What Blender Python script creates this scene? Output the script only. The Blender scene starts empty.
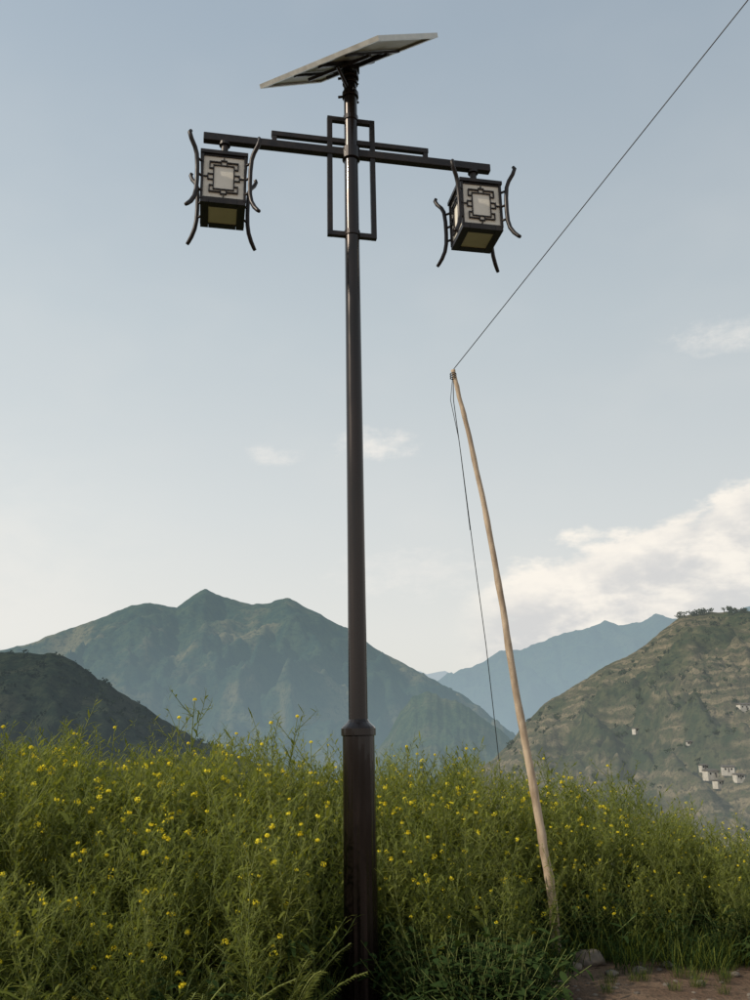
import bpy, math, random
import numpy as np
from mathutils import Vector, Euler, Matrix, noise
random.seed(7)
S=bpy.context.scene
COL=S.collection
# ------------------------------------------------------------------ survey
PITCH=math.radians(15.8); FL=850.0; EYE=1.6
CP,SP=math.cos(PITCH),math.sin(PITCH)
def bearing(px,py):
    u=(px-375)/FL; v=(500-py)/FL
    d=CP-v*SP
    return u/d,(SP+v*CP)/d          # x/y , (z-eye)/y
def site(px,py,D):
    a,b=bearing(px,py)
    return Vector((a*D,D,EYE+b*D))
def lerp(a,b,t): return a+(b-a)*t
def sstep(a,b,x):
    t=max(0.,min(1.,(x-a)/(b-a))); return t*t*(3-2*t)
def interp(tab,x):
    if x<=tab[0][0]: return tab[0][1]
    for (x0,y0),(x1,y1) in zip(tab,tab[1:]):
        if x<=x1:
            return lerp(y0,y1,(x-x0)/(x1-x0))
    return tab[-1][1]
# ------------------------------------------------------------------ node helpers
def newmat(name):
    m=bpy.data.materials.new(name); m.use_nodes=True
    nt=m.node_tree; nt.nodes.clear()
    out=nt.nodes.new('ShaderNodeOutputMaterial')
    return m,nt,out
class NB:
    def __init__(s,nt): s.nt=nt
    def n(s,t,**k):
        nd=s.nt.nodes.new(t)
        for a,b in k.items(): setattr(nd,a,b)
        return nd
    def link(s,a,b): s.nt.links.new(a,b)
    def setin(s,sock,v):
        if isinstance(v,bpy.types.NodeSocket): s.link(v,sock)
        else: sock.default_value=v
    def m(s,op,a,b=None,c=None,clamp=False):
        nd=s.n('ShaderNodeMath',operation=op,use_clamp=clamp)
        s.setin(nd.inputs[0],a)
        if b is not None: s.setin(nd.inputs[1],b)
        if c is not None: s.setin(nd.inputs[2],c)
        return nd.outputs[0]
    def mr(s,v,a,b,c=0.,d=1.,smooth=True):
        nd=s.n('ShaderNodeMapRange'); nd.interpolation_type='SMOOTHSTEP' if smooth else 'LINEAR'
        s.setin(nd.inputs[0],v)
        for i,x in enumerate((a,b,c,d)): s.setin(nd.inputs[1+i],x)
        return nd.outputs[0]
    def mix(s,f,a,b,mode='MIX'):
        nd=s.n('ShaderNodeMix',data_type='RGBA',blend_type=mode)
        s.setin(nd.inputs[0],f)
        for i,x in ((6,a),(7,b)):
            if isinstance(x,tuple) and len(x)==3: x=(*x,1)
            s.setin(nd.inputs[i],x)
        return nd.outputs[2]
    def noise(s,vec,scale,detail=4,rough=.55,dist=0.):
        nd=s.n('ShaderNodeTexNoise'); s.link(vec,nd.inputs['Vector'])
        nd.inputs['Scale'].default_value=scale; nd.inputs['Detail'].default_value=detail
        nd.inputs['Roughness'].default_value=rough; nd.inputs['Distortion'].default_value=dist
        return nd.outputs['Fac']
    def vmul(s,vec,sc):
        nd=s.n('ShaderNodeVectorMath',operation='MULTIPLY'); s.link(vec,nd.inputs[0]); nd.inputs[1].default_value=sc
        return nd.outputs[0]
    def xyz(s,vec):
        nd=s.n('ShaderNodeSeparateXYZ'); s.link(vec,nd.inputs[0]); return nd.outputs
def principled(name,c1,c2,scale=8,rough=.6,metal=0.,bump=0.,stretch=(1,1,1),spec=.5,coat=0):
    m,nt,out=newmat(name); b=NB(nt)
    tc=b.n('ShaderNodeTexCoord'); v=b.vmul(tc.outputs['Object'],stretch)
    nz=b.noise(v,scale,4,.6)
    p=b.n('ShaderNodeBsdfPrincipled')
    b.link(b.mix(b.mr(nz,.3,.7),c1,c2),p.inputs['Base Color'])
    b.link(b.mr(nz,.2,.8,max(0,rough-.12),min(1,rough+.12)),p.inputs['Roughness'])
    p.inputs['Metallic'].default_value=metal
    p.inputs['Specular IOR Level'].default_value=spec
    p.inputs['Coat Weight'].default_value=coat
    if bump:
        bn=b.n('ShaderNodeBump'); bn.inputs['Strength'].default_value=bump; bn.inputs['Distance'].default_value=.01
        b.link(nz,bn.inputs['Height']); b.link(bn.outputs[0],p.inputs['Normal'])
    b.link(p.outputs[0],out.inputs[0])
    return m
# ------------------------------------------------------------------ mesh helpers
class MB:
    def __init__(s): s.v=[];s.f=[];s.mi=[]
    def quad(s,a,b,c,d,mi=0):
        i=len(s.v); s.v+=[a,b,c,d]; s.f.append((i,i+1,i+2,i+3)); s.mi.append(mi)
    def tri(s,a,b,c,mi=0):
        i=len(s.v); s.v+=[a,b,c]; s.f.append((i,i+1,i+2)); s.mi.append(mi)
    def tube(s,pts,rad,n=6,mi=0,cap=True,rot=0.):
        pts=[Vector(p) for p in pts]
        if not isinstance(rad,(list,tuple)): rad=[rad]*len(pts)
        base=len(s.v); ref=None
        for k,p in enumerate(pts):
            t=(pts[min(k+1,len(pts)-1)]-pts[max(k-1,0)]).normalized()
            if ref is None:
                ref=Vector((1,0,0)) if abs(t.x)<.9 else Vector((0,1,0))
            u=(ref-t*ref.dot(t)).normalized(); w=t.cross(u); ref=u
            for j in range(n):
                a=rot+2*math.pi*j/n
                s.v.append(p+(u*math.cos(a)+w*math.sin(a))*rad[k])
        for k in range(len(pts)-1):
            for j in range(n):
                a=base+k*n+j; b_=base+k*n+(j+1)%n
                s.f.append((a,b_,b_+n,a+n)); s.mi.append(mi)
        if cap:
            s.f.append(tuple(base+j for j in range(n))[::-1]); s.mi.append(mi)
            e=base+(len(pts)-1)*n
            s.f.append(tuple(e+j for j in range(n))); s.mi.append(mi)
    def box(s,c,size,mi=0,R=None):
        c=Vector(c); hx,hy,hz=[q/2 for q in size]; i=len(s.v)
        for x,y,z in ((-1,-1,-1),(1,-1,-1),(1,1,-1),(-1,1,-1),(-1,-1,1),(1,-1,1),(1,1,1),(-1,1,1)):
            p=Vector((x*hx,y*hy,z*hz))
            if R is not None: p=R@p
            s.v.append(c+p)
        for q in ((3,2,1,0),(4,5,6,7),(0,1,5,4),(1,2,6,5),(2,3,7,6),(3,0,4,7)):
            s.f.append(tuple(i+k for k in q)); s.mi.append(mi)
    def ribbon(s,p,d,L,w,droop=.3,segs=2,mi=0,nrm=None,wprof=None):
        p=Vector(p); d=Vector(d).normalized()
        side=d.cross(nrm if nrm is not None else Vector((0,0,1)))
        if side.length<.05: side=Vector((1,0,0))
        side.normalize()
        base=len(s.v)
        for k in range(segs+1):
            t=k/segs
            ww=w*(math.sin(math.pi*min(.93,(.12+.85*t)))**.8)*.5 if wprof is None else wprof[k]*w*.5
            q=p+d*(L*t)-Vector((0,0,1))*(droop*L*t*t)
            s.v.append(q-side*ww); s.v.append(q+side*ww)
        for k in range(segs):
            a=base+2*k; s.f.append((a,a+1,a+3,a+2)); s.mi.append(mi)
    def obj(s,name,mats,smooth=False,parent=None,bevel=0,link=True):
        me=bpy.data.meshes.new(name); me.from_pydata([tuple(q) for q in s.v],[],s.f)
        for m in mats: me.materials.append(m)
        me.polygons.foreach_set('material_index',s.mi)
        if smooth: me.polygons.foreach_set('use_smooth',[True]*len(s.f))
        me.update()
        o=bpy.data.objects.new(name,me)
        if link: COL.objects.link(o)
        if parent: o.parent=parent
        if bevel:
            md=o.modifiers.new('bev','BEVEL'); md.width=bevel; md.segments=2; md.limit_method='ANGLE'
        return o
def empty(name,loc=(0,0,0),rot=(0,0,0),parent=None):
    e=bpy.data.objects.new(name,None); COL.objects.link(e); e.location=loc; e.rotation_euler=rot; e.empty_display_size=.2
    if parent: e.parent=parent
    return e
# ------------------------------------------------------------------ world
SUN_AZ=math.radians(-112); SUN_EL=math.radians(36)   # azimuth from +Y, negative = left
W=bpy.data.worlds.new("World"); S.world=W; W.use_nodes=True
nt=W.node_tree; nt.nodes.clear(); b=NB(nt)
out=b.n('ShaderNodeOutputWorld'); bg=b.n('ShaderNodeBackground'); bg.inputs[1].default_value=.1
b.link(bg.outputs[0],out.inputs[0])
sky=b.n('ShaderNodeTexSky'); sky.sky_type='NISHITA'; sky.sun_disc=False
sky.sun_elevation=SUN_EL; sky.sun_rotation=SUN_AZ%(2*math.pi); sky.dust_density=3.5; sky.air_density=1.2; sky.altitude=800
tc=b.n('ShaderNodeTexCoord'); dirv=tc.outputs['Generated']
x,y,z=b.xyz(dirv)
zc=b.m('MAXIMUM',z,0.)
ramp=b.n('ShaderNodeValToRGB'); b.link(zc,ramp.inputs[0])
cr=ramp.color_ramp; stops=[(0,(.83,.815,.76)),(.12,(.83,.825,.78)),(.25,(.735,.765,.755)),(.45,(.58,.645,.675)),(.70,(.40,.48,.555)),(1,(.28,.36,.45))]
while len(cr.elements)<len(stops): cr.elements.new(.5)
for e,(p,c) in zip(cr.elements,stops): e.position=p; e.color=(*c,1)
base=b.mix(1.,ramp.outputs[0],(10,10,10),'MULTIPLY')
# brighter haze on the sun side
az=b.m('ARCTAN2',x,y); el=b.m('ARCSINE',z)
side=b.mr(az,-.5,.5,1.05,.93,False)
sc=b.n('ShaderNodeVectorMath',operation='SCALE'); b.link(base,sc.inputs[0]); b.link(side,sc.inputs['Scale'])
col=b.mix(.12,sc.outputs[0],sky.outputs[0])
# clouds
cv=b.n('ShaderNodeCombineXYZ'); b.link(az,cv.inputs[0]); b.link(b.m('MULTIPLY',el,1.9),cv.inputs[1]); cvec=cv.outputs[0]
n1=b.noise(cvec,7.,5,.62,.3); n2=b.noise(cvec,3.0,3,.6); n3=b.noise(cvec,26.,5,.65)
n4=b.noise(cvec,14.,4,.6,.2)
col=b.mix(b.m('MULTIPLY',b.mr(n2,.42,.75),b.mr(el,.75,.1,.05,.28)),col,(7.7,7.65,7.4))
# cumulus bank low on the right
line=b.mr(az,.10,.45,.165,.295,False)
line=b.m('ADD',line,b.m('MULTIPLY',b.m('SUBTRACT',n1,.5),.12))
line=b.m('ADD',line,b.m('MULTIPLY',b.m('SUBTRACT',n4,.5),.10))
line=b.m('ADD',line,b.m('MULTIPLY',b.m('SUBTRACT',n3,.5),.04))
dd_=b.m('SUBTRACT',line,el)
dens=b.mr(dd_,-.008,.026)
dens=b.m('MULTIPLY',dens,b.mr(az,.08,.17))
fade=b.mr(dd_,.06,.24,1.,.65)
dens=b.m('MULTIPLY',dens,fade)
puffy=b.m('ADD',b.m('ADD',b.m('MULTIPLY',n1,.45),b.m('MULTIPLY',n4,.55)),b.m('MULTIPLY',n3,.2))
topl=b.mr(dd_,.0,.06,.10,0.)
shade=b.mix(b.mr(b.m('ADD',puffy,topl),.50,.74),(6.7,6.7,6.65),(9.7,9.15,8.3))
col=b.mix(dens,col,shade)
def puff(col,a0,e0,ra,re,amt):
    da=b.m('DIVIDE',b.m('SUBTRACT',az,a0),ra); de=b.m('DIVIDE',b.m('SUBTRACT',el,e0),re)
    r=b.m('ADD',b.m('MULTIPLY',da,da),b.m('MULTIPLY',de,de))
    r=b.m('ADD',r,b.m('MULTIPLY',b.m('SUBTRACT',n3,.5),4.5))
    return b.mix(b.mr(r,1.3,-.9,0,amt),col,(8.9,8.6,8.1))
col=puff(col,.0,.34,.050,.020,.8)
col=puff(col,-.125,.325,.035,.013,.5)
col=puff(col,.42,.43,.060,.018,.55)
col=puff(col,.04,.19,.10,.03,.4)
# bright bank low on the left
col=b.mix(b.m('MULTIPLY',b.mr(az,-.16,-.5),b.m('MULTIPLY',b.mr(el,.36,.16),b.mr(n1,.36,.6,.2,.6))),col,(8.6,8.45,8.0))
b.link(col,bg.inputs[0])
W.cycles.sampling_method='MANUAL'; W.cycles.sample_map_resolution=256
# sun
sl=bpy.data.lights.new('sun','SUN'); sl.energy=3.3; sl.angle=math.radians(1.5); sl.color=(1,.90,.74)
so=bpy.data.objects.new('sun',sl); COL.objects.link(so)
sd=Vector((math.sin(SUN_AZ)*math.cos(SUN_EL),math.cos(SUN_AZ)*math.cos(SUN_EL),math.sin(SUN_EL)))
so.rotation_euler=sd.to_track_quat('Z','Y').to_euler(); so.location=(-20,0,20)
# ------------------------------------------------------------------ camera
cam=bpy.data.cameras.new('camera'); co=bpy.data.objects.new('camera',cam); COL.objects.link(co); S.camera=co
cam.sensor_fit='VERTICAL'; cam.sensor_height=24; cam.lens=24*FL/1000; cam.clip_end=80000; cam.clip_start=.05
co.location=(0,0,EYE); co.rotation_euler=(math.pi/2+PITCH,0,0)
S.view_settings.view_transform='Standard'; S.view_settings.look='None'; S.view_settings.exposure=0
# ------------------------------------------------------------------ ground
def gz(x,y):
    h=.05*noise.noise(Vector((x*.5,y*.5,0)))
    if y>5:
        h+=.10*sstep(6,11,y)*sstep(1.5,-3,x)
        h-=.40*sstep(1.8,5,x)*sstep(7,9,y)
    r=math.hypot(x,max(0,y-4))
    d=0
    if y>12:
        d+=28*sstep(13,70,y)+90*sstep(50,280,y)+150*sstep(250,1200,y)
    h-=d
    if y>40: h+=4*noise.noise(Vector((x*.01,y*.01,3)))*sstep(40,150,y)
    return h
m,nt,out=newmat('ground_soil'); b=NB(nt)
geo=b.n('ShaderNodeNewGeometry'); P=geo.outputs['Position']; x,y,z=b.xyz(P)
na=b.noise(P,1.3,4,.65); nb=b.noise(P,14,5,.7); nc=b.noise(P,.012,4,.6)
dirt=b.mix(b.mr(na,.35,.65),(.13,.082,.055),(.20,.135,.09))
dirt=b.mix(b.mr(nb,.50,.68),dirt,(.075,.052,.036))
grassy=b.mix(b.mr(nb,.4,.65),(.035,.045,.02),(.07,.06,.035))
yy=b.m('ADD',y,b.m('MULTIPLY',b.m('SUBTRACT',na,.5),1.2))
near=b.mix(b.mr(yy,7.0,7.5),dirt,grassy)
farc=b.mix(b.mr(nc,.35,.65),(.05,.07,.03),(.12,.10,.06))
near=b.mix(b.mr(y,20,40),near,farc)
p=b.n('ShaderNodeBsdfPrincipled'); p.inputs['Roughness'].default_value=.95; p.inputs['Specular IOR Level'].default_value=.15
b.link(near,p.inputs['Base Color'])
bn=b.n('ShaderNodeBump'); bn.inputs['Strength'].default_value=1.; bn.inputs['Distance'].default_value=.05
b.link(nb,bn.inputs['Height']); b.link(bn.outputs[0],p.inputs['Normal']); b.link(p.outputs[0],out.inputs[0])
M_ground=m
def axis(n,L,fine):
    r=[]
    k=math.asinh(L/fine)
    for i in range(-n,n+1): r.append(fine*math.sinh(k*i/n))
    return r
xs=axis(90,30000,3.0); ys=[q+6 for q in axis(95,30000,3.0)]
g=MB()
for yv in ys:
    for xv in xs: g.v.append(Vector((xv,yv,gz(xv,yv))))
nx=len(xs)
for j in range(len(ys)-1):
    for i in range(nx-1):
        a=j*nx+i; g.f.append((a,a+1,a+1+nx,a+nx)); g.mi.append(0)
g.obj('ground',[M_ground],smooth=True)
# ------------------------------------------------------------------ mountains
def hillmat(name,green1,green2,tan,tanamt,haze,h0,h1,z0,z1,scale,terr=None,seed=0):
    """lit vegetation + airlight that thickens toward the valley floor (z0 low .. z1 high)"""
    m,nt,out=newmat(name); b=NB(nt)
    geo=b.n('ShaderNodeNewGeometry'); P=geo.outputs['Position']; x,y,z=b.xyz(P)
    ad=b.n('ShaderNodeVectorMath',operation='ADD'); b.link(P,ad.inputs[0]); ad.inputs[1].default_value=(seed*311,seed*97,0); Q=ad.outputs[0]
    a=b.noise(Q,scale,4,.62,.2); c=b.noise(Q,scale*4.3,4,.65); d=b.noise(Q,scale*15,4,.75); l=b.noise(Q,scale*.45,3,.6,.5)
    col=b.mix(b.mr(c,.38,.62),green1,green2)
    if terr:
        per,amt=terr
        zz=b.m('ADD',z,b.m('MULTIPLY',b.m('ADD',a,b.m('MULTIPLY',c,.2)),per*3.5))
        w=b.m('SINE',b.m('MULTIPLY',zz,2*math.pi/per))
        w3=b.m('SINE',b.m('MULTIPLY',b.m('ADD',z,b.m('MULTIPLY',a,per*5)),2*math.pi/(per*.47)))
        w2=b.m('SINE',b.m('MULTIPLY',b.m('ADD',z,b.m('MULTIPLY',l,per*9)),2*math.pi/(per*3.1)))
        msk=b.mr(l,.41,.55)
        brk=b.mr(d,.36,.54,.35,1.)
        col=b.mix(b.m('MULTIPLY',b.m('MULTIPLY',b.mr(l,.40,.56),b.mr(d,.38,.62)),tanamt),col,tan)
        t=b.m('MULTIPLY',b.m('MULTIPLY',b.mr(w,.0,.8),msk),brk)
        col=b.mix(b.m('MULTIPLY',t,amt),col,tuple(q*1.35 for q in tan))
        col=b.mix(b.m('MULTIPLY',b.m('MULTIPLY',b.mr(w3,.3,.9),msk),.35),col,tuple(q*.55 for q in green1))
        col=b.mix(b.m('MULTIPLY',b.mr(w2,.8,1.),.5*amt),col,tuple(q*.35 for q in green1))
    else:
        col=b.mix(b.m('MULTIPLY',b.mr(a,.50,.66),tanamt),col,tan)
    col=b.mix(b.m('MULTIPLY',b.mr(d,.50,.62),.75),col,tuple(q*.40 for q in green1))
    dif=b.n('ShaderNodeBsdfDiffuse'); b.link(col,dif.inputs[0])
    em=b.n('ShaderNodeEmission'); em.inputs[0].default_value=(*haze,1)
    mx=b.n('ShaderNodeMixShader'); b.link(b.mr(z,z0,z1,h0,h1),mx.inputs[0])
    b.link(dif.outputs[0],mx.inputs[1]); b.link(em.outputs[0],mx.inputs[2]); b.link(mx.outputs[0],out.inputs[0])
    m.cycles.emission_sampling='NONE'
    return m
def ridge(name,prof,D,r0,r2,foot,mat,amp,gfreq,pw=1.1,nA=420,nT=70,crest_rough=.02,seed=0,rough=.28):
    tab=[bearing(px,py) for px,py in prof]
    a0,a1=tab[0][0],tab[-1][0]
    g=MB()
    nB=14
    for i in range(nA+1):
        a=lerp(a0,a1,i/nA); e=interp(tab,a)
        Dc=D*(1+(.10*noise.noise(Vector((a*3,seed,0)))))
        zc=EYE+e*Dc
        zc+=crest_rough*Dc*.12*(noise.fractal(Vector((a*gfreq*6,seed*3.1,0)),.8,2.1,5))
        for j in range(nT+nB+1):
            if j<=nT:
                t=j/nT; r=lerp(r0,Dc,t); s=t**pw
                h=lerp(foot,zc,s)
                mask=math.sin(math.pi*min(1,t))**.8
            else:
                t2=(j-nT)/nB; r=lerp(Dc,r2,t2); h=lerp(zc,foot,sstep(0,1,t2)); mask=math.sin(math.pi*t2)*.6
            X=a*r
            q=Vector((X/ D*gfreq*1.4+seed*7.7,r/D*gfreq*.9,seed))
            w=noise.fractal(q*.7,1,2,3)
            n=1-abs(noise.noise(q+Vector((w*.6,w*.4,0))))*2
            n2=noise.fractal(q*2.7,.75,2.1,6)
            n3=1-abs(noise.noise(q*2.3+Vector((w,0,4))))*2
            h+=amp*mask*(n*.8-.45+n2*rough+n3*.3)
            g.v.append(Vector((X,r,h)))
    W_=nT+nB+1
    for i in range(nA):
        for j in range(W_-1):
            k=i*W_+j; g.f.append((k,k+W_,k+W_+1,k+1)); g.mi.append(0)
    return g.obj(name,[mat],smooth=True),g
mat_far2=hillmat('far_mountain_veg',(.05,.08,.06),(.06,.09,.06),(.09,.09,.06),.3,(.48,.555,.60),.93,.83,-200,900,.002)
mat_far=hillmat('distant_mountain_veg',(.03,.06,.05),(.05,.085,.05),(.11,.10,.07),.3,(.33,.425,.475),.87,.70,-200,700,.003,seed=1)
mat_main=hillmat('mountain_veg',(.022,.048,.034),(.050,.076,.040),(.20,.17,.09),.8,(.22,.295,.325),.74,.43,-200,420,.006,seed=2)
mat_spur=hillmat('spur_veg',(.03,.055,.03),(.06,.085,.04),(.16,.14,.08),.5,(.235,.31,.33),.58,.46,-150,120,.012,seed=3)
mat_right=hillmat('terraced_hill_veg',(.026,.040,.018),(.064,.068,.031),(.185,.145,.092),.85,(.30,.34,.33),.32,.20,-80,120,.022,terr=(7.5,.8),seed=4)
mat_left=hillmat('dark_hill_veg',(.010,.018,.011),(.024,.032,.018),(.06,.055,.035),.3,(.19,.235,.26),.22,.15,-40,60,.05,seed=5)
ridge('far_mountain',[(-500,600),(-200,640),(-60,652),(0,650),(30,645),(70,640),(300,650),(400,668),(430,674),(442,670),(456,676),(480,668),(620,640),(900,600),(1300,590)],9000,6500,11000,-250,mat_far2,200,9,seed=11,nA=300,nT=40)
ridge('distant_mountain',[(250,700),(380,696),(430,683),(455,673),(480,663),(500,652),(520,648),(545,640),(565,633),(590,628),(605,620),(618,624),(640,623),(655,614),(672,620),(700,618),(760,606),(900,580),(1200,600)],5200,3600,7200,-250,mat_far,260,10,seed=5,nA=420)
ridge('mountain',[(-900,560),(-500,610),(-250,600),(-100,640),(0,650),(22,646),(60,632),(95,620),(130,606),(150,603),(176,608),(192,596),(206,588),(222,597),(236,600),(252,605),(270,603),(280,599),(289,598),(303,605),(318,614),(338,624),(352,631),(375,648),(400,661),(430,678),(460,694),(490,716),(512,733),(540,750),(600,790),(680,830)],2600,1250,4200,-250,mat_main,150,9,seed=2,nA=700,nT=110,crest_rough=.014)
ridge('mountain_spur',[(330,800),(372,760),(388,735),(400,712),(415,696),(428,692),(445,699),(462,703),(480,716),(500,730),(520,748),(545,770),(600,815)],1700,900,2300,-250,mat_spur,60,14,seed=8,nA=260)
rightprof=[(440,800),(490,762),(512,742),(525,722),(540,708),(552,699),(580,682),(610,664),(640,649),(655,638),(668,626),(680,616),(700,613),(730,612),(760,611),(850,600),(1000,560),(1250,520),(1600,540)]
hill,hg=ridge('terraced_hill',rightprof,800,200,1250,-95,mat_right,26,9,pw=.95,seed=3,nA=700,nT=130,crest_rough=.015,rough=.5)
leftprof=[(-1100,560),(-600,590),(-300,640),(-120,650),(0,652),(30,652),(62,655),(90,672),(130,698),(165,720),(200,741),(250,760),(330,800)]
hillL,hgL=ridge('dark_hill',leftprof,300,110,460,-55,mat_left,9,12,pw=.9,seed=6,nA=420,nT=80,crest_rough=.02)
def leafclump(g,c,rx,rz,n,size,mi=0):
    for _ in range(n):
        d=Vector((random.gauss(0,1),random.gauss(0,1),random.gauss(0,1))).normalized()*random.uniform(.45,1.)
        p=c+Vector((d.x*rx,d.y*rx,d.z*rz))
        u=Vector((random.gauss(0,1),random.gauss(0,1),random.gauss(0,1))).normalized()
        v=u.orthogonal().normalized(); s=size*random.uniform(.6,1.3)
        g.quad(p-u*s-v*s*.6,p+u*s-v*s*.6,p+u*s*.7+v*s*.6,p-u*s*.7+v*s*.6,mi)
def foliage(name,c1,c2,trans=.3,haze=None,hf=0.,scale=0,attr=False):
    m,nt,out=newmat(name); b=NB(nt)
    if attr:
        at=b.n('ShaderNodeAttribute',attribute_name='tint'); c=b.mix(at.outputs['Fac'],c1,c2)
    else:
        geo=b.n('ShaderNodeNewGeometry')
        nz=b.noise(geo.outputs['Position'],scale or 1,2,.5); c=b.mix(b.mr(nz,.35,.65),c1,c2)
    d=b.n('ShaderNodeBsdfDiffuse'); b.link(c,d.inputs[0])
    t=b.n('ShaderNodeBsdfTranslucent'); b.link(b.mix(1.,c,(1.35,1.3,.6),'MULTIPLY'),t.inputs[0])
    mx=b.n('ShaderNodeMixShader'); mx.inputs[0].default_value=trans
    b.link(d.outputs[0],mx.inputs[1]); b.link(t.outputs[0],mx.inputs[2])
    o=mx.outputs[0]
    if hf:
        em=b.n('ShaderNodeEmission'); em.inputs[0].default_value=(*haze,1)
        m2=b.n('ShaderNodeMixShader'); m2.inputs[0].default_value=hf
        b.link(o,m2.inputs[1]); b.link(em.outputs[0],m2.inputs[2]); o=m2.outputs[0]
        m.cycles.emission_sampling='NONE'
    b.link(o,out.inputs[0]); return m
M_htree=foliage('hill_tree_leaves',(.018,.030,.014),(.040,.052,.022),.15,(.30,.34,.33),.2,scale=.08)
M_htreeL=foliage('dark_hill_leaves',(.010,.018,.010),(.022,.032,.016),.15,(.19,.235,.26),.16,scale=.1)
def img(p):
    x_,y_,z_=p.x,p.y,p.z-EYE; d=y_*CP+z_*SP
    return 375+FL*x_/d,500-FL*(-y_*SP+z_*CP)/d
t=MB()
Wt=130+14+1
for k in range(3400):                      # scattered shrubs over the slope
    i=random.randrange(40,680); j=int(130*random.random()**.8)
    p=hg.v[i*Wt+j]
    if noise.noise(Vector((p.x*.012,p.y*.012,2)))<-.05: continue
    r=random.uniform(.8,2.8)*(.5+p.y/900)
    leafclump(t,p+Vector((0,0,r*.4)),r,r*.7,12,r*.38)
ci=[i for i in range(701) if 676<img(hg.v[i*Wt+130])[0]<760]
for k in range(30):                        # trees standing along the crest
    i=random.choice(ci); p=hg.v[i*Wt+128]
    r=random.uniform(1.8,3.8); h=random.uniform(.8,4.0)
    t.tube([p-Vector((0,0,1)),p+Vector((0,0,h))],.35,4)
    for q in range(4):
        leafclump(t,p+Vector((random.uniform(-r,r),random.uniform(-r,r),h+random.uniform(-.2,1)*r*.6)),r*.7,r*.5,16,r*.22)
gl=[q for q in range(0,701,2) if 625<img(hg.v[q*Wt+40])[0]<900]
for k in range(240):
    i=random.choice(gl); j=random.randrange(4,34)
    p=hg.v[i*Wt+j]; r=random.uniform(1.,2.4)
    for q in range(3): leafclump(t,p+Vector((random.uniform(-r,r),random.uniform(-r,r),r*.8+random.uniform(0,r))),r*.7,r*.6,14,r*.22)
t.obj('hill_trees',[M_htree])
t=MB(); Wl=80+14+1
for k in range(1800):
    i=random.randrange(60,400); j=int(20+62*random.random()**.6)
    p=hgL.v[i*Wl+j]; r=random.uniform(.5,1.5)
    leafclump(t,p+Vector((0,0,r*.3)),r,r*.8,14,r*.30)
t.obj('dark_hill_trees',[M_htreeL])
# --- small houses on the terraced hill
from mathutils.bvhtree import BVHTree
bv=BVHTree.FromPolygons([tuple(v) for v in hg.v],hg.f)
def onhill(px,py):
    d=site(px,py,1)-Vector((0,0,EYE)); d.normalize()
    h=bv.ray_cast(Vector((0,0,EYE)),d); return h[0]
M_wall=principled('plaster_white',(.42,.40,.36),(.58,.55,.50),.6,.8)
M_roof=principled('roof_tile_grey',(.10,.10,.10),(.17,.16,.15),3,.7)
M_win=principled('window_dark',(.03,.035,.04),(.05,.055,.06),3,.3)
def house(px,py,w,d_,h,yaw):
    p=onhill(px,py)
    if p is None: return
    k=p.y/330.; w*=k; d_*=k; h*=k
    e=empty('village_house',p,(0,0,yaw))
    g=MB(); g.box((0,0,h/2-.8),(w,d_,h+1.6)); g.obj('walls',[M_wall],parent=e)
    g=MB(); o=.35; zt=h
    a=[Vector((sx*(w/2+o),sy*(d_/2+o),zt)) for sx,sy in ((-1,-1),(1,-1),(1,1),(-1,1))]
    r1=Vector((-w/2-o,0,zt+h*.3)); r2=Vector((w/2+o,0,zt+h*.3))
    for q in a: q.z+=.03
    g.quad(a[0],a[1],r2,r1); g.quad(a[2],a[3],r1,r2); g.tri(a[1],a[2],r2); g.tri(a[3],a[0],r1); g.quad(a[3],a[2],a[1],a[0])
    g.obj('roof',[M_roof],parent=e)
    g=MB()
    n=max(2,int(w/2))
    for k in range(n): g.box((-w/2+(k+.5)*w/n,-d_/2-.02,h*.58),(.7,.1,.8))
    g.obj('windows',[M_win],parent=e)
    g=MB(); g.box((w*.02,-d_/2-.04,.9),(.6,.08,1.8)); g.obj('door',[M_roof],parent=e)
for q in [(713,777,6.,4,2.2,.15),(728,772,4.2,3,1.9,-.2),(704,769,2.8,2.5,1.4,.1),(720,785,4.2,3,1.5,.3),(739,779,3.2,3,1.6,.1),(745,710,5,3,2.0,.1),(637,732,2.8,2.2,1.2,.3),(690,745,2.4,2.,1.2,-.2)]:
    house(*q)
# ------------------------------------------------------------------ street lamp
M_pole=principled('bronze_black_paint',(.012,.009,.008),(.022,.014,.012),6,.24,.5,.04,(1,1,.15),.5,.25)
M_iron=principled('dark_iron',(.018,.015,.015),(.032,.025,.023),14,.42,.4,.05)
M_glass=principled('frosted_panel',(.74,.685,.585),(.82,.77,.68),5,.45)
M_pane=principled('bottom_pane',(.50,.50,.36),(.58,.58,.43),4,.35)
M_alu=principled('aluminium_frame',(.52,.52,.49),(.62,.62,.58),10,.4,.4)
M_back=principled('panel_backsheet',(.46,.44,.37),(.56,.54,.46),3,.6)
M_cell=principled('solar_cells',(.01,.015,.04),(.015,.02,.05),6,.15)
lamp=empty('street_lamp',(-.082,6,gz(-.082,6)),(0,-math.radians(1.06),0))
ST=1.68
g=MB(); n=16; rings=[]
prof=[(0,.112),(.8,.110),(ST-.05,.108),(ST-.045,.118),(ST+.0,.118),(ST+.012,.110),(ST+.04,.078),(ST+.06,.066)]
for zz,r in prof:
    rings.append(len(g.v))
    for j in range(n*2):
        a=math.pi*j/n; rr=r*(1.0 if j%2==0 else (.955 if zz<ST-.05 else .99))
        g.v.append(Vector((rr*math.cos(a),rr*math.sin(a),zz)))
for r0_,r1_ in zip(rings,rings[1:]):
    for j in range(2*n):
        k=(j+1)%(2*n); g.f.append((r0_+j,r0_+k,r1_+k,r1_+j)); g.mi.append(0)
g.obj('lower_sleeve',[M_pole],parent=lamp)
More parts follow.
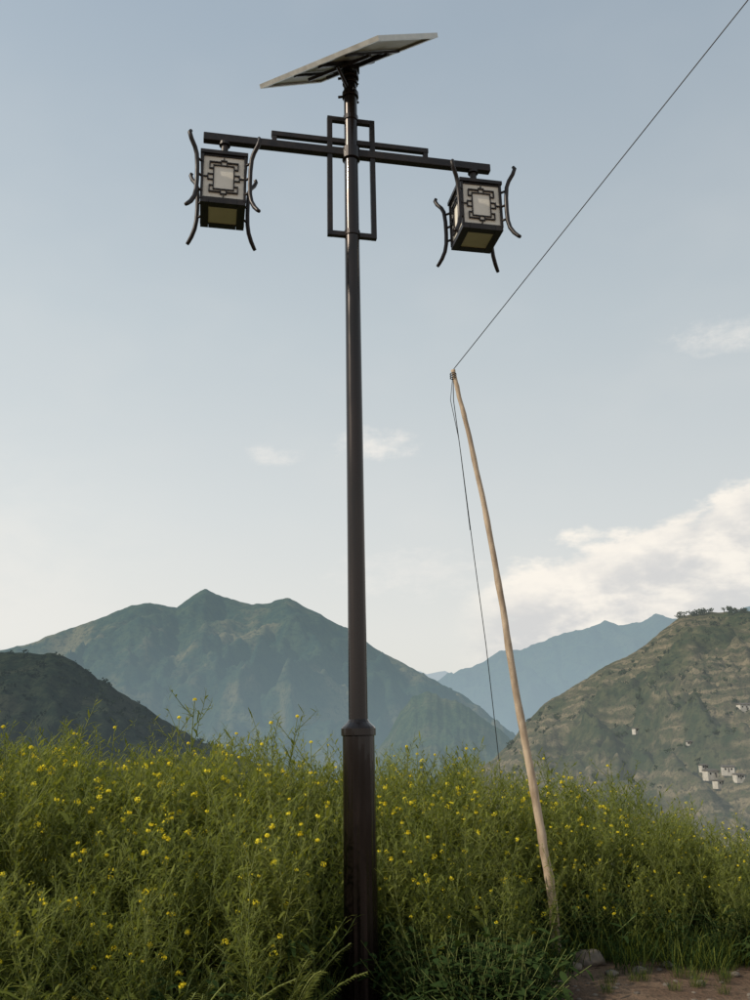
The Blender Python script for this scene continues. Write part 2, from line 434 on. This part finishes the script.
g=MB(); g.box((0,0,.012),(.42,.42,.024)); 
for sx in(-1,1):
    for sy in(-1,1): g.tube([(sx*.16,sy*.16,.02),(sx*.16,sy*.16,.07)],.014,6)
g.obj('base_plate',[M_pole],parent=lamp,bevel=.004)
g=MB(); NS=14
g.tube([(0,0,lerp(ST-.02,7.12,i/NS)) for i in range(NS+1)],[lerp(.066,.055,i/NS) for i in range(NS+1)],28,cap=False)
g.obj('upper_pole',[M_pole],smooth=True,parent=lamp)
g=MB()
for zz,r,h in ((6.86,.070,.05),(6.98,.066,.025),(7.05,.074,.05),(6.27,.074,.11),(5.52,.066,.05),(6.62,.064,.05)):
    g.tube([(0,0,zz-h/2),(0,0,zz-h/2+.004),(0,0,zz+h/2-.004),(0,0,zz+h/2)],[r-.004,r,r,r-.004],20)
for zz in (6.86,7.05):
    for k in range(3):
        a=k*2.1-1.2; g.tube([(.06*math.cos(a),.06*math.sin(a),zz),(.105*math.cos(a),.105*math.sin(a),zz)],.011,6)
g.obj('pole_collars',[M_pole],parent=lamp)
YAW=math.radians(11.0)
arm=empty('crossarm',(0,0,0),(0,0,YAW),lamp)
AZ=6.28; AL=1.20
g=MB(); g.box((0,-.0,AZ),(2*AL,.06,.07))
g.obj('main_bar',[M_iron],parent=arm,bevel=.006)
g=MB(); g.box((0,-.002,AZ+.105),(1.32,.04,.045))
for sx in(-1,1): g.box((sx*.635,-.002,AZ+.058),(.04,.038,.05))
g.obj('upper_bar',[M_iron],parent=arm,bevel=.004)
g=MB(); fw,z0,z1,tk=.40,5.49,6.62,.042
for sx in(-1,1): g.box((sx*(fw/2-tk/2),0.0,(z0+z1)/2),(tk,tk,z1-z0))
for zz in(z0+tk/2,z1-tk/2):
    for sx in (-1,1): g.box((sx*.103,0,zz),((fw/2-tk)-.030,tk*.96,tk*.98))
g.obj('rectangular_frame',[M_iron],parent=arm,bevel=.003)
def lantern(s):
    e=empty('lantern',(s,0,0),(0,0,0),arm)
    zb,zt,w=5.60,6.01,.345
    g=MB(); g.tube([(0,0,AZ-.03),(0,0,zt+.03)],.028,12); g.tube([(0,0,AZ-.06),(0,0,AZ-.034)],.045,12)
    g.tube([(0,0,zt+.11),(0,0,zt+.03)],[.035,.09],12)
    g.obj('hanger',[M_iron],parent=e)
    g=MB(); g.box((0,0,(zb+zt)/2),(w-.03,w-.03,zt-zb-.03)); g.obj('frosted_box',[M_glass],parent=e)
    g=MB(); g.box((0,0,zt+.012),(w+.02,w+.02,.03)); g.box((0,0,zt+.04),(w*.6,w*.6,.03))
    c=w/2
    for sx in(-1,1):
        for sy in(-1,1): g.box((sx*(c-.008),sy*(c-.008),(zb+zt)/2),(.020,.020,zt-zb-.006))
    for k in range(4):
        R=Matrix.Rotation(k*math.pi/2,3,'Z')
        def bx(cx,cz,sx_,sz_,dep=.014,off=0):
            g.box(R@Vector((cx,-(c-.012)-off,cz)),(sx_,dep,sz_),0,R)
        zc=(zb+zt)/2
        bx(0,zt-.010,w-.03,.018); bx(0,zb+.012,w-.03,.024)
        th=.0085
        rw,rh=.078,.106           # plain central rectangle
        for q in(-1,1):
            bx(q*rw,zc,th,2*rh-th); bx(0,zc+q*rh,2*rw+th,th,off=.001)
            for r_ in(-1,1):      # small square loops on each side of the rectangle
                bx(r_*.022,zc+q*(rh+.022),th,.036,off=.002)
                bx(q*(rw+.022),zc+r_*.024,.036,th,off=.002)
                bx(q*(rw+.016),zc+r_*(rh-.030),.026,th,off=.002)
                bx(q*(rw+.030),zc+r_*(rh-.004),th,.060,off=.004)
                bx(q*(rw-.012),zc+r_*(rh+.026),.090,th,off=.006)
            bx(q*(rw+.042),zc,th,.056,off=.004); bx(0,zc+q*(rh+.041),.052,th,off=.004)
            bx(q*(rw+.062),zc,.032,th,off=.002); bx(0,zc+q*(rh+.056),th,.024,off=.002)
    for k in range(4):
        R=Matrix.Rotation(k*math.pi/2,3,'Z')
        g.box(R@Vector((0,-(c-.032),zb-.012)),(w-.002 if k%2 else w-.130,.062,.03),0,R)
    g.obj('lattice_frame',[M_iron],parent=e)
    g=MB(); g.box((0,0,zb-.014),(w-.122,w-.122,.014)); g.obj('bottom_pane',[M_pane],parent=e)
    g=MB()
    for sx in(-1,1):
        for sy in(-1,1):
            d=Vector((sx,sy*1.0,0)).normalized()
            pr=[(6.125,.365),(6.105,.378),(6.06,.358),(6.01,.318),(5.96,.296),(5.86,.285),(5.74,.283),(5.65,.287),(5.58,.303),(5.52,.335),(5.48,.368),(5.465,.384)]
            pts=[d*r+Vector((0,0,zz)) for zz,r in pr]
            g.tube(pts,[.014,.0165]+[.0175]*8+[.016,.014],8)
            for zz in(5.93,5.80,5.67):
                g.tube([d*.225+Vector((0,0,zz)),d*.285+Vector((0,0,zz))],.010,6)
    g.obj('corner_horns',[M_iron],smooth=True,parent=e)
lantern(-1.03); lantern(1.05)
bpy.context.view_layer.update()
pe=empty('solar_panel',(0,0,0))
pe.parent=lamp
pe.matrix_local=lamp.matrix_world.inverted()@(Matrix.Translation((-.245,6.0,7.213))@Euler((.619,.23,-.694)).to_matrix().to_4x4())
PW,PH=1.39,.80
g=MB(); g.box((0,0,.004),(PW-.02,PH-.02,.006)); g.obj('backsheet',[M_back],parent=pe)
g=MB(); g.box((0,0,.011),(PW-.03,PH-.03,.005)); g.obj('cells',[M_cell],parent=pe)
g=MB()
for q in(-1,1):
    g.box((0,q*(PH/2-.008),0),(PW,.016,.036)); g.box((q*(PW/2-.008),0,0),(.016,PH-.034,.036))
    g.box((0,q*(PH/2-.028),-.016),(PW-.04,.022,.003)); g.box((q*(PW/2-.028),0,-.016),(.022,PH-.09,.003))
g.obj('frame',[M_alu],parent=pe)
g=MB(); g.box((0,0,-.018),(.05,PH-.1,.03)); g.box((-.3,0,-.018),(.03,PH-.1,.02)); g.box((.3,0,-.018),(.03,PH-.1,.02)); g.box((0,.12,-.046),(.72,.03,.026)); g.box((0,-.12,-.046),(.72,.03,.026))
g.box((.12,.27,-.012),(.12,.09,.022)); g.obj('mounting_rails',[M_iron],parent=pe)
g=MB(); g.tube([(0,0,7.02),(0,0,7.14)],.064,14); g.box((0,0,7.15),(.16,.10,.05)); g.tube([(-.01,-.02,6.9),(-.10,-.17,7.0)],.014,6)
g.obj('panel_bracket',[M_iron],parent=lamp)
# ------------------------------------------------------------------ bamboo pole + wire
M_bam=principled('bamboo_tan',(.30,.22,.15),(.55,.43,.31),5,.6,0,.15,(3,3,.9),.3)
ctl=[(558,962),(553,905),(544,850),(534,790),(516,692),(502,604),(487,520),(470,440),(459,395),(453,370)]
pts=[site(a,c_,7.1) for a,c_ in ctl]; pts[0].z=gz(pts[0].x,7.1)-.1
fine=[];rad=[]
tot=len(pts)-1; N=60
for i in range(N+1):
    u=i/N*tot; k=min(int(u),tot-1); f_=u-k
    p0=pts[max(k-1,0)];p1=pts[k];p2=pts[k+1];p3=pts[min(k+2,tot)]
    q=.5*((2*p1)+(p2-p0)*f_+(2*p0-5*p1+4*p2-p3)*f_*f_+(3*p1-p0-3*p2+p3)*f_**3)
    q=q+Vector((noise.noise(Vector((i*.35,0,0))),noise.noise(Vector((i*.35,5,0))),0))*.006
    fine.append(q)
    zf=q.z/4.84
    rad.append(lerp(.036,.019,zf)*(1.12 if i%5==0 else 1.0)*(1+.05*noise.noise(Vector((i*.8,9,0)))))
g=MB(); g.tube(fine,rad,12); bp=g.obj('bamboo_pole',[M_bam],smooth=True)
M_wire=principled('wire_dark',(.05,.05,.055),(.08,.08,.085),4,.5)
top=pts[-1]
g=MB()
def sag(a,c_,s,n=24): return [a.lerp(c_,i/n)-Vector((0,0,s*4*(i/n)*(1-i/n))) for i in range(n+1)]
wend=site(748,0,4.2); wext=top+(wend-top)*4.5
g.tube(sag(top,wext,.0),.0042,6)
a1=site(497,742,24); 
g.tube([top+Vector((0,0,-.05)),site(453.5,400,7.8),site(461,455,9.2),site(474,556,12.5),site(486,645,17),a1,site(503,800,34)],[.004,.004,.0045,.006,.008,.011,.012],6)
g.tube([top+Vector((-.0,0,-.02)),top+Vector((-.02,.1,-.25)),site(459,440,8.6),site(470,530,11.5)],[.003,.003,.0035,.004],5)
for k in range(3): g.tube([top+Vector((0,0,-.04-.02*k))+Vector((.028*math.cos(q*.9),.028*math.sin(q*.9),0)) for q in range(8)],.005,5)
g.obj('overhead_wire',[M_wire],smooth=True)
# ------------------------------------------------------------------ mustard field
M_leaf=foliage('mustard_leaf',(.080,.108,.021),(.235,.255,.062),.42,attr=True)
M_stem=foliage('mustard_stem',(.13,.17,.055),(.23,.25,.09),.1,attr=True)
M_flow=foliage('mustard_flower',(.78,.64,.03),(.86,.76,.07),.3,attr=True)
M_dark=foliage('weed_leaf',(.020,.042,.015),(.060,.090,.027),.25,attr=True)
PM=[M_leaf,M_stem,M_flow,M_dark]
rv=random.uniform
def flowers(g,p,R,n):
    for _ in range(n):
        d=Vector((random.gauss(0,1),random.gauss(0,1),random.gauss(0,.8)+.3)).normalized()
        c=p+Vector((d.x*R,d.y*R,d.z*R*.8))*rv(.5,1)
        u=d.orthogonal().normalized(); v=d.cross(u); s=rv(.0065,.0100)
        a=rv(0,3); u2=u*math.cos(a)+v*math.sin(a); v2=d.cross(u2)
        g.quad(c-u2*s*1.2-v2*s*.4+d*.002,c-u2*s*.0-v2*s*.45,c+u2*s*1.2-v2*s*.2+d*.002,c+v2*s*.55,2)
        g.quad(c-v2*s*1.2+u2*s*.4+d*.003,c+u2*s*.45,c+v2*s*1.2+u2*s*.2+d*.003,c-u2*s*.5,2)
def plant(H,nb,nflow,leafw=1.,bushy=1.):
    g=MB()
    lean=Vector((rv(-.16,.16),rv(-.16,.16),0)); seg=6; st=[]
    for i in range(seg+1):
        t=i/seg; st.append(lean*H*t*t+Vector((rv(-.012,.012),rv(-.012,.012),H*t)))
    g.tube(st,[lerp(.007,.0025,i/seg) for i in range(seg+1)],4,1,cap=False)
    def onstem(t):
        u=t*seg;k=min(int(u),seg-1); return st[k].lerp(st[k+1],u-k)
    a=rv(0,6)
    tips=[st[-1]]
    for k in range(nb):
        t=lerp(.18,.95,(k+rv(0,1))/nb); a+=2.4+rv(-.4,.4); p=onstem(t)
        L=H*lerp(.42,.18,t)*rv(.7,1.25); e=math.radians(rv(28,62))
        d=Vector((math.cos(a)*math.cos(e),math.sin(a)*math.cos(e),math.sin(e)))
        bp_=[p]; n=4
        for i in range(1,n+1):
            dd=(d+Vector((0,0,.30*i/n))).normalized(); bp_.append(bp_[-1]+dd*L/n+Vector((rv(-.008,.008),rv(-.008,.008),0)))
        g.tube(bp_,[.0035,.003,.0025,.002,.0015],3,1,cap=False)
        tips.append(bp_[-1])
        nl=int(L/.032*bushy)
        for i in range(nl):
            u=(i+.6)/nl*n; kk=min(int(u),n-1); q=bp_[kk].lerp(bp_[kk+1],u-kk); aa=i*2.4+rv(-.5,.5)
            o=Vector((math.cos(aa),math.sin(aa),rv(-.1,.8))).normalized(); dd=(o+d*.45).normalized()
            g.ribbon(q,dd,rv(.045,.105),rv(.009,.019)*leafw,rv(0,.35),2,0)
        dl=Vector((math.cos(a+.3),math.sin(a+.3),rv(.1,.7)))
        g.ribbon(p,dl,rv(.09,.20),rv(.018,.036)*leafw,rv(.2,.7),3,0)
    for k in range(int(10*bushy)):
        t=rv(.05,.55); p=onstem(t); aa=rv(0,6.28)
        g.ribbon(p,Vector((math.cos(aa),math.sin(aa),rv(.1,.9))),rv(.14,.28),rv(.022,.05)*leafw,rv(.3,.9),3,3 if random.random()<.5 else 0)
    for k in range(nflow):
        p=tips[k%len(tips)] if k==0 else random.choice(tips)
        p=p+Vector((0,0,.01))
        for i in range(8):
            aa=i*2.4; g.ribbon(p-Vector((0,0,.03+.018*i)),Vector((math.cos(aa),math.sin(aa),.9)),rv(.03,.05),.004,0,1,1)
        flowers(g,p,rv(.012,.032),int(rv(6,22)))
    for p in tips[nflow:]:
        for i in range(7):
            aa=i*2.4; g.ribbon(p-Vector((0,0,.012*i)),Vector((math.cos(aa),math.sin(aa),1.2)),rv(.03,.055),.0045,0,1,1)
    return g
def frond():
    g=MB()
    for s in range(9):
        a=rv(0,6.28); e=math.radians(rv(35,75)); L=rv(.35,.7)
        d=Vector((math.cos(a)*math.cos(e),math.sin(a)*math.cos(e),math.sin(e)))
        pts=[Vector((rv(-.05,.05),rv(-.05,.05),0))]; n=8
        for i in range(1,n+1):
            dd=(d-Vector((0,0,.55*(i/n)**2))).normalized(); pts.append(pts[-1]+dd*L/n)
        g.tube(pts,[.004]*(n+1),3,1,cap=False)
        side=d.cross(Vector((0,0,1))).normalized()
        for i in range(30):
            u=(.2+.8*i/30)*n; k=min(int(u),n-1); q=pts[k].lerp(pts[k+1],u-k); tt=(pts[k+1]-pts[k]).normalized()
            for sg in(-1,1):
                g.ribbon(q,(side*sg+tt*.7+Vector((0,0,rv(-.1,.3)))),.085*(1.15-u/n)+.02,.009,.25,2,0)
    return g
def weed():
    g=MB()
    for s in range(16):
        a=rv(0,6.28); e=math.radians(rv(30,85)); L=rv(.25,.62)
        d=Vector((math.cos(a)*math.cos(e),math.sin(a)*math.cos(e),math.sin(e)))
        p0=Vector((rv(-.12,.12),rv(-.12,.12),0)); g.tube([p0,p0+d*L],[.004,.002],3,1,cap=False)
        for i in range(9):
            q=p0+d*L*(.2+.8*i/9); aa=i*2.4
            g.ribbon(q,Vector((math.cos(aa),math.sin(aa),rv(0,.8))),rv(.06,.13),rv(.02,.045),rv(.1,.7),3,3)
    return g
def grass():
    g=MB()
    for s in range(70):
        a=rv(0,6.28); p=Vector((rv(-.12,.12),rv(-.12,.12),0))
        g.ribbon(p,Vector((math.cos(a)*.45,math.sin(a)*.45,1)),rv(.12,.38),rv(.004,.008),rv(.1,.5),3,3 if random.random()<.6 else 0)
    return g
def compact(g):
    V=np.array([tuple(v) for v in g.v],dtype=np.float32)
    F=np.array([f for f in g.f if len(f)==4],dtype=np.int32)
    Mi=np.array([m for f,m in zip(g.f,g.mi) if len(f)==4],dtype=np.int32)
    return V,F,Mi
def scatter(name,variants,places):
    """one merged mesh: places[i] = [(x,y,z,scale)] for variants[i]"""
    VV=[];FF=[];MM=[];TT=[];off=0
    for g,pl in zip(variants,places):
        V,F,Mi=compact(g)
        for (x,y,z,s) in pl:
            R=(Matrix.Rotation(rv(-.13,.13),3,'X')@Matrix.Rotation(rv(-.13,.13),3,'Y')@Matrix.Rotation(rv(0,6.283),3,'Z'))
            R=np.array([list(r) for r in R],dtype=np.float32)*s
            VV.append(V@R.T+np.array((x,y,z),dtype=np.float32)); FF.append(F+off); MM.append(Mi)
            hgt=V[:,2]/max(.1,float(V[:,2].max()))
            patch=.16*noise.noise(Vector((x*.7,y*.7,31)))
            TT.append(np.clip(patch+rv(0,.55)+hgt*.42+np.random.rand(len(V)).astype(np.float32)*.08,0,1)); off+=len(V)
    V=np.concatenate(VV);F=np.concatenate(FF);Mi=np.concatenate(MM);T=np.concatenate(TT).astype(np.float32)
    me=bpy.data.meshes.new(name); me.vertices.add(len(V)); me.vertices.foreach_set('co',V.ravel())
    me.loops.add(F.size); me.loops.foreach_set('vertex_index',F.ravel())
    me.polygons.add(len(F)); me.polygons.foreach_set('loop_start',np.arange(0,F.size,4,dtype=np.int32))
    for m in PM: me.materials.append(m)
    me.polygons.foreach_set('material_index',Mi)
    at=me.attributes.new('tint','FLOAT','POINT'); at.data.foreach_set('value',T)
    me.update(calc_edges=True)
    o=bpy.data.objects.new(name,me); COL.objects.link(o); return o
np.random.seed(3)
variants=[plant(1.25,15,0,1,1.1),plant(1.15,17,1,1.25,1.2),plant(1.2,15,2,1.1,1.15),
          plant(1.3,16,0,.9,1.1),plant(1.28,14,4,1,1.),plant(1.22,15,8,1,1.),plant(1.35,13,2,.8,.9),plant(1.2,15,6,1.1,1.1)]
places=[[] for _ in variants]
def front(x):
    return interp([(-9,4.3),(-1.2,4.5),(-.55,4.9),(-.35,5.9),(.1,6.25),(.3,5.75),(.75,5.6),(.95,6.1),(1.15,6.95),(1.6,7.2),(6,7.2),(10,7.0)],x)
def lampgap(x,y):   # the strip of verge kept clear in front of the post
    return y<6.3 and -.09*y/6-.20<x<-.09*y/6+.22
cnt=0
for k in range(60000):
    x=rv(-8.5,10); y=rv(4.2,13.5)
    if y<front(x)+.25*noise.noise(Vector((x*2,0,5))): continue
    if math.hypot(x+.09,y-6)<.30 or lampgap(x,y): continue
    if abs(x)>y*.62+1.6: continue
    if random.random()>.25: 
        if y>9.5: continue
    s=interp([(-.5,1.06),(-.25,1.03),(.0,.98),(.16,.96),(.24,.92),(.31,.82),(.38,.70),(.46,.62),(.8,.6)],x/y)*rv(.78,1.12)*(1+.24*noise.noise(Vector((x*.9,y*.9,9))))
    edge=y-front(x)
    s*=lerp(.66,1.,sstep(0,1.8,edge))
    if x<0: s*=lerp(1.,1.05,sstep(7,10,y))
    fl=max(0,noise.noise(Vector((x*.9,y*.9,20)))*1.1+.5)
    wts=[2.0,2.3,1.5,2.0,1.9*fl,2.2*fl,1.0,2.0*fl]
    if x>0: wts[4]*=1.4; wts[5]*=1.7
    i=random.choices(range(8),wts)[0]
    places[i].append((x,y,gz(x,y)-.02,s)); cnt+=1
    if cnt>=2000: break
for px,yy,s in ((182,8,1.42),(190,7.6,1.30),(275,7.5,1.28),(283,8.2,1.32),(60,8,1.2),(120,9,1.22),(225,9,1.2),(320,7.6,1.15),(420,8.2,1.15),(470,8.0,1.12),(600,8.6,1.02),(555,8.8,1.05)):
    a_,_=bearing(px,720); places[6].append((a_*yy,yy,gz(a_*yy,yy),s))
# a couple of blooming stalks leaning beside the post
for (x,y,s) in ((-.34,5.55,.86),(-.42,5.35,.92),(.22,5.95,.72)):
    places[7].append((x,y,gz(x,y),s))
scatter('mustard_field',variants,places)
fp=[];wp=[];gp=[]
def put(L,x,y,s):
    if lampgap(x,y): return
    L.append((x,y,gz(x,y),s))
for k in range(80):
    x=rv(-3.2,-.5); put(fp,x,front(x)+rv(-.45,.5),rv(.6,1.15))
for k in range(170):
    x=rv(-4,7); put(wp,x,front(x)+rv(-.25,.7),rv(.45,1.05))
for k in range(70):
    x=rv(.15,1.05); put(wp,x,front(x)+rv(-.4,.6),rv(.5,1.0))
for k in range(420):
    x=rv(-4,8); put(gp,x,front(x)+rv(-.45,.4),rv(.5,1.1))
for k in range(60):
    x=rv(1.,5); put(gp,x,rv(6.2,7.1),rv(.2,.45))
scatter('field_margin_weeds',[frond(),weed(),grass(),weed()],[fp,wp[::2],gp,wp[1::2]])
# stones
M_stone=principled('stone_grey_brown',(.10,.08,.062),(.19,.155,.12),9,.85,0,.4)
g=MB()
import bmesh
def rock(c,s):
    bm=bmesh.new(); bmesh.ops.create_icosphere(bm,subdivisions=3,radius=1)
    sd_=rv(0,99)
    base=len(g.v)
    for v in bm.verts:
        n=1+.35*noise.noise(v.co*1.2+Vector((sd_,0,0)))+.12*noise.noise(v.co*4+Vector((sd_,0,0)))
        g.v.append(Vector((v.co.x*s*n*1.3,v.co.y*s*n,v.co.z*s*n*.7))+c)
    for f_ in bm.faces: g.f.append(tuple(base+v.index for v in f_.verts)); g.mi.append(0)
    bm.free()
for px,py,s in ((590,966,.10),(574,972,.05),(612,977,.035),(640,974,.04),(700,985,.03),(560,985,.022),(668,968,.035),(735,975,.03)):
    a_,e_=bearing(px,py); D=-EYE/e_; rock(Vector((a_*D,D,gz(a_*D,D)+s*.3)),s)
for k in range(220):
    x=rv(.8,5); y=rv(4.6,7.2); rock(Vector((x,y,gz(x,y))),rv(.006,.02))
g.obj('stones',[M_stone],smooth=True)
print('plants',cnt)
